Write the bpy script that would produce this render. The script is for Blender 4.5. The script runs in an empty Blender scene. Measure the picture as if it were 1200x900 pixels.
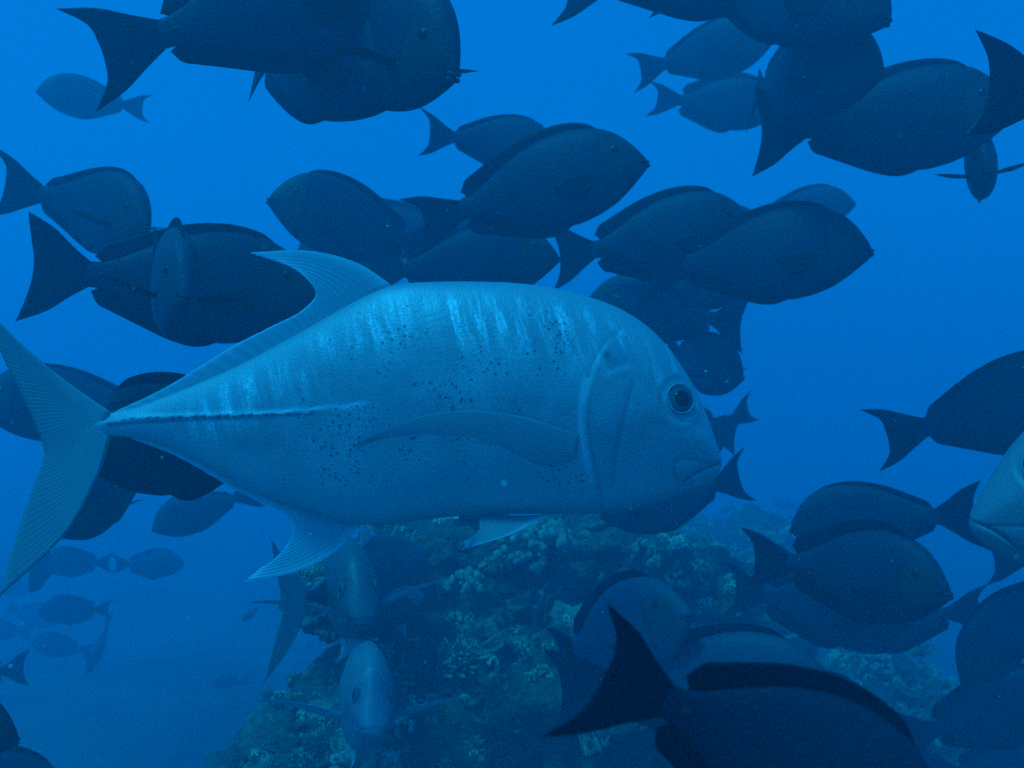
import bpy, math, random
import numpy as np
from mathutils import Vector, Matrix, noise
random.seed(7); rng = np.random.default_rng(7)
sc = bpy.context.scene
COL = sc.collection

# ------------------------------------------------------------------ camera
FPX = 1152.0                                  # focal length in photo pixels (1200 wide)
cam_d = bpy.data.cameras.new('camera'); cam = bpy.data.objects.new('camera', cam_d); COL.objects.link(cam)
cam_d.sensor_width = 36.0; cam_d.lens = 36.0 * FPX / 1200.0
cam_d.clip_start = 0.02; cam_d.clip_end = 500.0
cam.location = (0, 0, 0); cam.rotation_euler = (math.radians(90), 0, 0)
cam_d.dof.use_dof = True; cam_d.dof.focus_distance = 1.45; cam_d.dof.aperture_fstop = 7.0
sc.camera = cam

# ------------------------------------------------------------------ light
SUN_EL, SUN_AZ = math.radians(63), math.radians(228)     # azimuth measured from +Y, clockwise
world = bpy.data.worlds.new('World'); sc.world = world; world.use_nodes = True
wn, wl = world.node_tree.nodes, world.node_tree.links
wn.clear()
out = wn.new('ShaderNodeOutputWorld')
bg_sky = wn.new('ShaderNodeBackground'); bg_wat = wn.new('ShaderNodeBackground'); add = wn.new('ShaderNodeAddShader')
sky = wn.new('ShaderNodeTexSky'); sky.sky_type = 'NISHITA'; sky.sun_disc = False
sky.sun_elevation = SUN_EL; sky.sun_rotation = SUN_AZ
tint = wn.new('ShaderNodeMix'); tint.data_type = 'RGBA'; tint.blend_type = 'MULTIPLY'; tint.inputs[0].default_value = 1.0
tint.inputs[7].default_value = (0.004, 0.30, 0.62, 1)        # what the water column lets through of the sky
wl.new(sky.outputs[0], tint.inputs[6]); wl.new(tint.outputs[2], bg_sky.inputs[0]); bg_sky.inputs[1].default_value = 0.112
bg_wat.inputs[0].default_value = (0.0, 0.11, 0.42, 1); bg_wat.inputs[1].default_value = 1.0   # light scattered back by the open water
wl.new(bg_sky.outputs[0], add.inputs[0]); wl.new(bg_wat.outputs[0], add.inputs[1]); wl.new(add.outputs[0], out.inputs[0])
sun_d = bpy.data.lights.new('sun', 'SUN'); sun = bpy.data.objects.new('sun', sun_d); COL.objects.link(sun)
sun_d.energy = 3.0; sun_d.angle = math.radians(9); sun_d.color = (0.012, 0.50, 0.82)      # sunlight after ten metres of sea water
sd = Vector((math.sin(SUN_AZ) * math.cos(SUN_EL), math.cos(SUN_AZ) * math.cos(SUN_EL), math.sin(SUN_EL)))
sun.rotation_euler = sd.to_track_quat('Z', 'Y').to_euler(); sun.location = sd * 20
vs = sc.view_settings; vs.view_transform = 'Standard'; vs.look = 'None'; vs.exposure = 0.05; vs.gamma = 1.0; vs.use_curve_mapping = False
sc.cycles.use_denoising = False
sc.cycles.max_bounces = 12; sc.cycles.diffuse_bounces = 2; sc.cycles.volume_bounces = 8
sc.cycles.transparent_max_bounces = 8

# ------------------------------------------------------------------ helpers
def P(u, v, D):
    "world point seen at photo pixel (u, v) at distance D along the view axis"
    return Vector(((u - 600) / FPX * D, D, -(v - 450) / FPX * D))

def pchip(xs, ys):
    xs = np.array(xs, float); ys = np.array(ys, float)
    h = np.diff(xs); d = np.diff(ys) / h; m = np.zeros_like(ys)
    for i in range(1, len(xs) - 1):
        if d[i-1] * d[i] > 0:
            w1 = 2*h[i] + h[i-1]; w2 = h[i] + 2*h[i-1]
            m[i] = (w1 + w2) / (w1 / d[i-1] + w2 / d[i])
    m[0] = d[0]; m[-1] = d[-1]
    def f(x):
        x = np.clip(np.asarray(x, float), xs[0], xs[-1])
        i = np.clip(np.searchsorted(xs, x, side='right') - 1, 0, len(xs) - 2)
        t = (x - xs[i]) / h[i]
        return ((2*t**3 - 3*t**2 + 1) * ys[i] + (t**3 - 2*t**2 + t) * h[i] * m[i]
                + (-2*t**3 + 3*t**2) * ys[i+1] + (t**3 - t**2) * h[i] * m[i+1])
    return f

def spline(pts, n):
    "n points along a Catmull-Rom curve through pts (parameter uniform in the control index)"
    p = np.array(pts, float); k = len(p)
    if k == 2:
        t = np.linspace(0, 1, n)[:, None]; return p[0] * (1 - t) + p[1] * t
    q = np.vstack([2*p[0] - p[1], p, 2*p[-1] - p[-2]])
    t = np.linspace(0, k - 1, n); i = np.minimum(t.astype(int), k - 2); f = (t - i)[:, None]
    a, b, c, d = q[i], q[i+1], q[i+2], q[i+3]
    return 0.5 * (2*b + (c - a)*f + (2*a - 5*b + 4*c - d)*f**2 + (3*b - a - 3*c + d)*f**3)

def mesh_from(name, V, F, mat=None, smooth=True, uv=None, attrs=None):
    me = bpy.data.meshes.new(name)
    me.from_pydata([tuple(map(float, v)) for v in V], [], [tuple(map(int, f)) for f in F])
    if mat: me.materials.append(mat)
    if uv is not None:
        lay = me.uv_layers.new(name='UVMap'); vi = np.zeros(len(me.loops), int); me.loops.foreach_get('vertex_index', vi)
        lay.data.foreach_set('uv', np.asarray(uv, np.float32)[vi].ravel())
    for k, a in (attrs or {}).items():
        at = me.attributes.new(k, 'FLOAT', 'POINT'); at.data.foreach_set('value', np.asarray(a, np.float32))
    if smooth: me.polygons.foreach_set('use_smooth', [True] * len(me.polygons))
    me.update(); return me

def mesh_fast(name, V, T, mat, smooth=True):
    me = bpy.data.meshes.new(name); n = len(V); m = len(T)
    me.vertices.add(n); me.vertices.foreach_set('co', np.asarray(V, np.float32).ravel())
    me.loops.add(3*m); me.loops.foreach_set('vertex_index', np.asarray(T, np.int32).ravel())
    me.polygons.add(m); me.polygons.foreach_set('loop_start', np.arange(0, 3*m, 3, dtype=np.int32))
    me.polygons.foreach_set('use_smooth', np.full(m, smooth)); me.materials.append(mat)
    me.update(calc_edges=True); me.validate(); return me

def obj(name, data, parent=None, loc=None, rot=None):
    o = bpy.data.objects.new(name, data); COL.objects.link(o); o.parent = parent
    if loc is not None: o.location = loc
    if rot is not None: o.rotation_euler = rot
    return o

def tag(o, label, cat, group=None, kind=None):
    if label: o['label'] = label
    if cat: o['category'] = cat
    if group: o['group'] = group
    if kind: o['kind'] = kind
    return o

def copy_tree(o, parent=None):
    c = o.copy(); COL.objects.link(c)
    if parent: c.parent = parent
    for ch in list(o.children): copy_tree(ch, c)
    return c

def fin_mesh(name, rows, n_u, n_v, t0, t1, mat, ripple=0.0, n_rays=20, bow=None, edge_noise=0.0, seed=0):
    """solid fin: rows = polylines from the root outward (same number of 3-D control points each); y is the thickness axis"""
    R = [spline(r, n_u) for r in rows]
    R = np.array(R)                                             # rows x n_u x 3
    G = np.zeros((n_v, n_u, 3))
    for j in range(n_u): G[:, j] = spline(R[:, j], n_v)
    rr = np.random.default_rng(seed)
    s = np.linspace(0, 1, n_u)[None, :]; t = np.linspace(0, 1, n_v)[:, None]
    if edge_noise:
        jag = rr.normal(0, 1, n_u) * edge_noise
        d = G[-1] - G[-2]; G[-1] += d * jag[:, None]
    off = ripple * np.sin(s * n_rays * 2*math.pi) * np.minimum(t * 3, 1)
    if bow is not None: off = off + bow(s, t)
    th = (t0 * (1 - t) + t1 * t) * np.ones_like(s)
    A = G.copy(); A[..., 1] += off + th; B = G.copy(); B[..., 1] += off - th
    V = np.vstack([A.reshape(-1, 3), B.reshape(-1, 3)]); N = n_u * n_v; F = []
    for i in range(n_v - 1):
        for j in range(n_u - 1):
            a = i*n_u + j
            F.append((a, a+1, a+n_u+1, a+n_u)); F.append((N+a, N+a+n_u, N+a+n_u+1, N+a+1))
    for j in range(n_u - 1):
        a = (n_v-1)*n_u + j; F.append((a, a+1, N+a+1, N+a)); F.append((j, N+j, N+j+1, j+1))
    for i in range(n_v - 1):
        a = i*n_u; F.append((a, a+n_u, N+a+n_u, N+a)); a += n_u - 1; F.append((a, N+a, N+a+n_u, a+n_u))
    uv1 = np.stack([s * np.ones_like(t), t * np.ones_like(s)], -1).reshape(-1, 2)
    return mesh_from(name, V, F, mat, True, np.vstack([uv1, uv1]))

def loft(stations, ring):
    "closed body from rings; first and last ring capped"
    V = np.vstack(ring); m = len(ring[0]); n = len(ring); F = []
    for i in range(n - 1):
        for j in range(m):
            k = (j + 1) % m; F.append((i*m + j, i*m + k, (i+1)*m + k, (i+1)*m + j))
    F.append(tuple(range(m - 1, -1, -1))); F.append(tuple((n-1)*m + j for j in range(m)))
    return V, F

def ico(sub):
    import bmesh
    b = bmesh.new(); bmesh.ops.create_icosphere(b, subdivisions=sub, radius=1.0); b.verts.ensure_lookup_table()
    V = np.array([v.co[:] for v in b.verts]); T = np.array([[v.index for v in f.verts] for f in b.faces]); b.free(); return V, T
ICO = {k: ico(k) for k in (1, 2, 3, 4, 5)}

# ------------------------------------------------------------------ materials
def mat(name):
    m = bpy.data.materials.new(name); m.use_nodes = True; n = m.node_tree.nodes; n.clear()
    o = n.new('ShaderNodeOutputMaterial'); b = n.new('ShaderNodeBsdfPrincipled'); m.node_tree.links.new(b.outputs[0], o.inputs[0])
    return m, n, m.node_tree.links, b, o
def nd(n, t, **k):
    x = n.new(t)
    for a, v in k.items(): setattr(x, a, v)
    return x
def ramp(n, pts):
    r = n.new('ShaderNodeValToRGB'); e = r.color_ramp.elements
    while len(e) < len(pts): e.new(0.5)
    for q, (p, c) in zip(e, pts):
        q.position = p; q.color = (c, c, c, 1) if not isinstance(c, tuple) else (*c, 1)
    return r
def mixc(n, l, fac, a, b, blend='MIX'):
    x = nd(n, 'ShaderNodeMix', data_type='RGBA', blend_type=blend)
    for s, v in ((0, fac), (6, a), (7, b)):
        if isinstance(v, (int, float)): x.inputs[s].default_value = v
        elif isinstance(v, tuple): x.inputs[s].default_value = (*v, 1)
        else: l.new(v, x.inputs[s])
    return x.outputs[2]
def math_(n, l, op, a, b=None):
    x = nd(n, 'ShaderNodeMath', operation=op)
    for s, v in ((0, a), (1, b)):
        if v is None: continue
        if isinstance(v, (int, float)): x.inputs[s].default_value = v
        else: l.new(v, x.inputs[s])
    return x.outputs[0]
def attr(n, name): return nd(n, 'ShaderNodeAttribute', attribute_name=name).outputs['Fac']
def coords(n, l, scale=(1, 1, 1), rot=(0, 0, 0)):
    t = nd(n, 'ShaderNodeTexCoord'); mp = nd(n, 'ShaderNodeMapping'); mp.inputs['Scale'].default_value = scale; mp.inputs['Rotation'].default_value = rot
    l.new(t.outputs['Object'], mp.inputs[0]); return mp.outputs[0]
def tex_noise(n, l, vec, scale, detail=4, rough=.55):
    x = nd(n, 'ShaderNodeTexNoise'); x.inputs['Scale'].default_value = scale; x.inputs['Detail'].default_value = detail; x.inputs['Roughness'].default_value = rough
    l.new(vec, x.inputs['Vector']); return x.outputs['Fac']
def tex_vor(n, l, vec, scale, feature='F1', out='Distance', rnd=1.0):
    x = nd(n, 'ShaderNodeTexVoronoi', feature=feature); x.inputs['Scale'].default_value = scale; x.inputs['Randomness'].default_value = rnd
    l.new(vec, x.inputs['Vector']); return x.outputs[out]
def bump(n, l, b, h, strength, dist):
    x = nd(n, 'ShaderNodeBump'); x.inputs['Strength'].default_value = strength; x.inputs['Distance'].default_value = dist
    l.new(h, x.inputs['Height']); l.new(x.outputs[0], b.inputs['Normal'])

def m_surgeon():                              # grey-brown skin, faint length-wise lines, yellowish mask round the eye
    m, n, l, b, o = mat('surgeonfish_skin')
    rnd = nd(n, 'ShaderNodeObjectInfo').outputs['Random']
    c1 = coords(n, l, (1.2, 1, 14)); lines = ramp(n, [(.42, 0.0), (.62, 1.0)]); l.new(tex_noise(n, l, c1, 9, 3), lines.inputs[0])
    blot = tex_noise(n, l, coords(n, l), 5, 4)
    base = mixc(n, l, lines.outputs[0], (.007, .012, .030), (.013, .020, .042))
    base = mixc(n, l, math_(n, l, 'MULTIPLY', blot, .6), base, (.010, .016, .036))
    base = mixc(n, l, math_(n, l, 'MULTIPLY', rnd, .45), base, (.026, .036, .060))
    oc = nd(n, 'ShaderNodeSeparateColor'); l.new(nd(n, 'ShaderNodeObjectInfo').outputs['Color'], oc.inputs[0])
    base = mixc(n, l, math_(n, l, 'SUBTRACT', 1.0, oc.outputs[0]), base, (.085, .125, .165))     # paler skin: random tone; on some, haze and facing light put into colour
    base = mixc(n, l, math_(n, l, 'MULTIPLY', attr(n, 'mask'), .7), base, (.050, .066, .045))
    base = mixc(n, l, math_(n, l, 'MULTIPLY', attr(n, 'gill'), .6), base, (.012, .013, .016))
    l.new(base, b.inputs['Base Color']); b.inputs['Roughness'].default_value = .55; b.inputs['Specular IOR Level'].default_value = .28
    bump(n, l, b, tex_vor(n, l, coords(n, l, (1, 1, 1)), 70), .25, .004)
    return m
def m_fin(name, c_in, c_out, rays, transl, edge=None, lead=.03, rc=.30):
    m, n, l, b, o = mat(name)
    uv = nd(n, 'ShaderNodeUVMap').outputs[0]; sp = nd(n, 'ShaderNodeSeparateXYZ'); l.new(uv, sp.inputs[0])
    wob = tex_noise(n, l, coords(n, l), 14, 2)
    ph = math_(n, l, 'ADD', math_(n, l, 'MULTIPLY', sp.outputs[0], rays * 6.283), math_(n, l, 'MULTIPLY', wob, 2.0))
    ray = math_(n, l, 'MULTIPLY_ADD', math_(n, l, 'SINE', ph), .5); ray.node.inputs[2].default_value = .5
    col = mixc(n, l, sp.outputs[1], c_in, c_out)
    col = mixc(n, l, math_(n, l, 'MULTIPLY', ray, rc), col, tuple(x * .55 for x in c_in))
    if edge:  # bright rim: light glowing along fin edges, put into the colour
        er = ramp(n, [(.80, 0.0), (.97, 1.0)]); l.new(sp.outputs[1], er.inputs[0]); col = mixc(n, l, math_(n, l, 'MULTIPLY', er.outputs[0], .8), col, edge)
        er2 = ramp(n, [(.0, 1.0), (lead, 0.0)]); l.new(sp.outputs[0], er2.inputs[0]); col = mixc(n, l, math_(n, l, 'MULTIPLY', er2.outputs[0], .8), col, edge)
    l.new(col, b.inputs['Base Color']); b.inputs['Roughness'].default_value = .5; b.inputs['Specular IOR Level'].default_value = .3
    bump(n, l, b, ray, rc, .001)
    tr = nd(n, 'ShaderNodeBsdfTranslucent'); l.new(col, tr.inputs[0]); mx = nd(n, 'ShaderNodeMixShader'); mx.inputs[0].default_value = transl
    l.new(b.outputs[0], mx.inputs[1]); l.new(tr.outputs[0], mx.inputs[2]); l.new(mx.outputs[0], o.inputs[0])
    return m
def m_plain(name, c, rough=.3, spec=.5):
    m, n, l, b, o = mat(name)
    v = tex_noise(n, l, coords(n, l), 60, 3); l.new(mixc(n, l, v, tuple(x * .8 for x in c), tuple(min(1, x * 1.2) for x in c)), b.inputs['Base Color'])
    b.inputs['Roughness'].default_value = rough; b.inputs['Specular IOR Level'].default_value = spec; return m
def m_trevally():
    m, n, l, b, o = mat('trevally_skin')
    flat = coords(n, l, (1, 0, 1))
    # silvery scales: fine cell relief
    cell = tex_vor(n, l, coords(n, l, (1, .2, 1.25), (0, .25, 0)), 230, rnd=.75)
    mott = tex_noise(n, l, flat, 11, 6, .65); fr = ramp(n, [(.35, 0.0), (.65, 1.0)]); l.new(tex_noise(n, l, flat, 240, 4, .8), fr.inputs[0]); fine = fr.outputs[0]
    mr = ramp(n, [(.34, 0.0), (.66, 1.0)]); l.new(mott, mr.inputs[0])
    base = mixc(n, l, mr.outputs[0], (.24, .29, .30), (.47, .53, .53))
    base = mixc(n, l, math_(n, l, 'MULTIPLY', fine, .75), base, (.20, .235, .25))
    base = mixc(n, l, math_(n, l, 'MULTIPLY', attr(n, 'back'), .75), base, (.40, .46, .48))
    base = mixc(n, l, math_(n, l, 'MULTIPLY', attr(n, 'belly'), .8), base, (.55, .61, .58))
    # silver bars on the upper flank
    sx = nd(n, 'ShaderNodeSeparateXYZ'); tc = nd(n, 'ShaderNodeTexCoord'); l.new(tc.outputs['Object'], sx.inputs[0])
    slx = math_(n, l, 'ADD', sx.outputs[0], math_(n, l, 'MULTIPLY', sx.outputs[2], .28))
    def sheared(zs):
        cb = nd(n, 'ShaderNodeCombineXYZ'); l.new(slx, cb.inputs[0]); l.new(math_(n, l, 'MULTIPLY', sx.outputs[2], zs), cb.inputs[2]); return cb.outputs[0]
    s1 = tex_noise(n, l, sheared(.14), 54, 6, .72); s2 = tex_noise(n, l, sheared(.55), 210, 4, .75)
    r1 = ramp(n, [(.47, 0.0), (.59, 1.0)]); l.new(s1, r1.inputs[0]); r2 = ramp(n, [(.38, 0.12), (.62, 1.0)]); l.new(s2, r2.inputs[0])
    r3 = ramp(n, [(.36, .12), (.56, 1.0)]); l.new(tex_noise(n, l, sheared(.6), 11, 2), r3.inputs[0])
    st = math_(n, l, 'MULTIPLY', math_(n, l, 'MULTIPLY', math_(n, l, 'MULTIPLY', r1.outputs[0], r2.outputs[0]), r3.outputs[0]), attr(n, 'streak'))
    base = mixc(n, l, st, base, (.95, .98, .97))
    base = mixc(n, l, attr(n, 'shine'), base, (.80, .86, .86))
    # black freckles
    wn_ = nd(n, 'ShaderNodeTexNoise'); wn_.inputs['Scale'].default_value = 160; l.new(flat, wn_.inputs['Vector'])
    wm = nd(n, 'ShaderNodeVectorMath', operation='MULTIPLY_ADD'); l.new(wn_.outputs['Color'], wm.inputs[0]); wm.inputs[1].default_value = (.006, 0, .006); l.new(flat, wm.inputs[2])
    wv = wm.outputs[0]
    v1 = nd(n, 'ShaderNodeTexVoronoi'); v1.inputs['Scale'].default_value = 185; l.new(wv, v1.inputs['Vector'])
    clump = ramp(n, [(.42, 0.0), (.56, 1.0)]); l.new(tex_noise(n, l, flat, 13, 3), clump.inputs[0])
    rsel = nd(n, 'ShaderNodeSeparateColor'); l.new(v1.outputs['Color'], rsel.inputs[0])
    thr = math_(n, l, 'MULTIPLY', math_(n, l, 'MULTIPLY', math_(n, l, 'GREATER_THAN', rsel.outputs[0], .25), clump.outputs[0]), attr(n, 'spots'))
    size = math_(n, l, 'MULTIPLY', thr, math_(n, l, 'MULTIPLY_ADD', rsel.outputs[1], .26)); size.node.inputs[1].links[0].from_node.inputs[2].default_value = .25
    spot = math_(n, l, 'SUBTRACT', size, v1.outputs['Distance'])
    sr = ramp(n, [(.0, 0.0), (.17, 1.0)]); l.new(spot, sr.inputs[0])
    base = mixc(n, l, math_(n, l, 'MULTIPLY', sr.outputs[0], .8), base, (.04, .06, .095))
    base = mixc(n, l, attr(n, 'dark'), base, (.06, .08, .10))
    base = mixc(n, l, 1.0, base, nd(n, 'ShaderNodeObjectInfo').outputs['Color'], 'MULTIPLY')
    l.new(base, b.inputs['Base Color']); b.inputs['Roughness'].default_value = .50; b.inputs['Specular IOR Level'].default_value = .4; b.inputs['Metallic'].default_value = .25
    bump(n, l, b, math_(n, l, 'ADD', cell, math_(n, l, 'MULTIPLY', mott, 4.0)), .22, .0014)
    return m
def m_rock():
    m, n, l, b, o = mat('reef_rock')
    c = coords(n, l); a = tex_noise(n, l, c, 3.5, 6, .65); q = tex_noise(n, l, c, 22, 5, .7); v = tex_vor(n, l, c, 34)
    col = mixc(n, l, a, (.025, .036, .028), (.14, .17, .11)); r = ramp(n, [(.45, 0.0), (.7, 1.0)]); l.new(q, r.inputs[0])
    col = mixc(n, l, math_(n, l, 'MULTIPLY', r.outputs[0], .6), col, (.22, .26, .15)); l.new(col, b.inputs['Base Color']); b.inputs['Roughness'].default_value = .95
    b.inputs['Specular IOR Level'].default_value = .1
    bump(n, l, b, math_(n, l, 'ADD', q, math_(n, l, 'MULTIPLY', v, .6)), .9, .03); return m
def m_coral(name, dark, light, tip):
    m, n, l, b, o = mat(name)
    c = coords(n, l); a = tex_noise(n, l, c, 5, 4, .6); q = tex_noise(n, l, c, 60, 4)
    r0 = ramp(n, [(.36, 0.0), (.64, 1.0)]); l.new(a, r0.inputs[0])
    col = mixc(n, l, r0.outputs[0], dark, light); r = ramp(n, [(.5, 0.0), (.72, 1.0)]); l.new(q, r.inputs[0])
    col = mixc(n, l, math_(n, l, 'MULTIPLY', r.outputs[0], .7), col, tip); l.new(col, b.inputs['Base Color'])
    b.inputs['Roughness'].default_value = .9; b.inputs['Specular IOR Level'].default_value = .15
    bump(n, l, b, q, .8, .01); return m
def m_sand():
    m, n, l, b, o = mat('seabed_sand')
    c = coords(n, l); a = tex_noise(n, l, c, .6, 6, .6); q = tex_noise(n, l, c, 7, 5)
    r = ramp(n, [(.42, 0.0), (.6, 1.0)]); l.new(a, r.inputs[0]); col = mixc(n, l, r.outputs[0], (.04, .05, .045), (.13, .14, .12)); l.new(col, b.inputs['Base Color']); b.inputs['Roughness'].default_value = 1.0
    bump(n, l, b, q, .6, .06); return m

M_SKIN = m_surgeon()
M_SFIN = m_fin('surgeonfish_fin', (.007, .010, .022), (.006, .009, .022), 26, .25)
M_STAIL = m_fin('surgeonfish_tail', (.010, .015, .032), (.013, .019, .038), 14, .25)
M_SPEC = m_fin('surgeonfish_pectoral', (.035, .038, .040), (.05, .055, .06), 12, .4)
M_EYEBALL = m_plain('surgeonfish_eye', (.03, .03, .025), .3, .3)
M_PUPIL = m_plain('pupil_black', (.006, .006, .008), .12)
M_LIP = m_plain('surgeonfish_lip', (.055, .055, .05), .5, .2)
M_TSKIN = m_trevally()
M_TFIN = m_fin('trevally_fin', (.52, .62, .63), (.82, .92, .91), 30, .45, (.96, .98, .98), .07, .22)  # pale tips and edges hold painted glow of light in the fin
M_TTAIL = m_fin('trevally_tail', (.56, .62, .61), (.38, .45, .44), 60, .4)
M_TPEC = m_fin('trevally_pectoral', (.48, .54, .55), (.44, .50, .51), 11, .4, None, .03, .10)
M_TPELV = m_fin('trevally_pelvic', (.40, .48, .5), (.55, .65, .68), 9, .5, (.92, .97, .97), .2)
M_IRIS = m_plain('trevally_iris', (.085, .10, .115), .2)
M_RIM = m_plain('trevally_eye_rim', (.24, .29, .31), .35)
M_SCUTE = m_plain('trevally_scute', (.10, .13, .15), .35)
M_SCUTE2 = m_plain('trevally_scute_pale', (.36, .42, .44), .35)
M_ROCK = m_rock(); M_SAND = m_sand()
M_COR = [m_coral('coral_pale', (.16, .20, .12), (.58, .68, .46), (.80, .86, .68)),
         m_coral('coral_olive', (.05, .07, .05), (.24, .30, .20), (.44, .50, .36)),
         m_coral('coral_brown', (.06, .07, .05), (.17, .18, .12), (.30, .31, .22))]
M_SNOW = m_plain('marine_snow', (.6, .6, .55), .9, .1)

# ------------------------------------------------------------------ haze and setting
def setting():
    # seabed: one uneven sheet of sand and rubble
    n = 110; s = np.linspace(-1, 1, n); s = np.sign(s) * np.abs(s)**2.2 * 44
    V = []; F = []
    for j in range(n):
        for i in range(n):
            x, y = s[i], s[j] + 4.5
            z = -3.15 + .22 * noise.noise((x*.35, y*.35, 1)) + .10 * noise.noise((x*1.1, y*1.1, 5)) + .05 * noise.noise((x*3, y*3, 9))
            z += .55 * math.exp(-((x + 3.2)/2.2)**2 - ((y - 8.5)/2.0)**2)
            V.append((x, y, z))
    for j in range(n - 1):
        for i in range(n - 1):
            a = j*n + i; F.append((a, a+1, a+n+1, a+n))
    tag(obj('seabed', mesh_from('seabed', V, F, M_SAND)), None, None, kind='structure')
    # the water itself: one closed box of even haze round camera and scene
    x0, x1, y0, y1, z0, z1 = -47, 47, -43, 52, -4.8, 2.6
    V = [(x, y, z) for x in (x0, x1) for y in (y0, y1) for z in (z0, z1)]
    F = [(0, 1, 3, 2), (4, 6, 7, 5), (0, 4, 5, 1), (2, 3, 7, 6), (0, 2, 6, 4), (1, 5, 7, 3)]
    m = bpy.data.materials.new('sea_water_haze'); m.use_nodes = True; n_ = m.node_tree.nodes; n_.clear()
    o = n_.new('ShaderNodeOutputMaterial'); v = n_.new('ShaderNodeVolumePrincipled'); m.node_tree.links.new(v.outputs[0], o.inputs['Volume'])
    v.inputs['Color'].default_value = (.01, .765, .955, 1); v.inputs['Absorption Color'].default_value = (0, 0, 0, 1)
    v.inputs['Density'].default_value = .133; v.inputs['Anisotropy'].default_value = .42
    tag(obj('haze', mesh_from('haze', V, F, m, False)), None, None, kind='stuff')
setting()

# ------------------------------------------------------------------ surgeonfish
T_TOP = pchip([0, .015, .04, .08, .13, .2, .28, .38, .48, .6, .72, .82, .9, .95, 1],
              [-.004, .030, .072, .128, .178, .220, .243, .254, .246, .216, .165, .112, .072, .057, .054])
T_BOT = pchip([0, .015, .04, .08, .14, .22, .32, .42, .52, .62, .72, .82, .9, .95, 1],
              [-.034, -.054, -.074, -.106, -.150, -.196, -.230, -.246, -.238, -.208, -.160, -.110, -.071, -.056, -.054])
T_WID = pchip([0, .03, .08, .15, .25, .38, .5, .65, .8, .9, 1], [.012, .030, .054, .078, .096, .100, .092, .070, .044, .028, .016])

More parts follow.
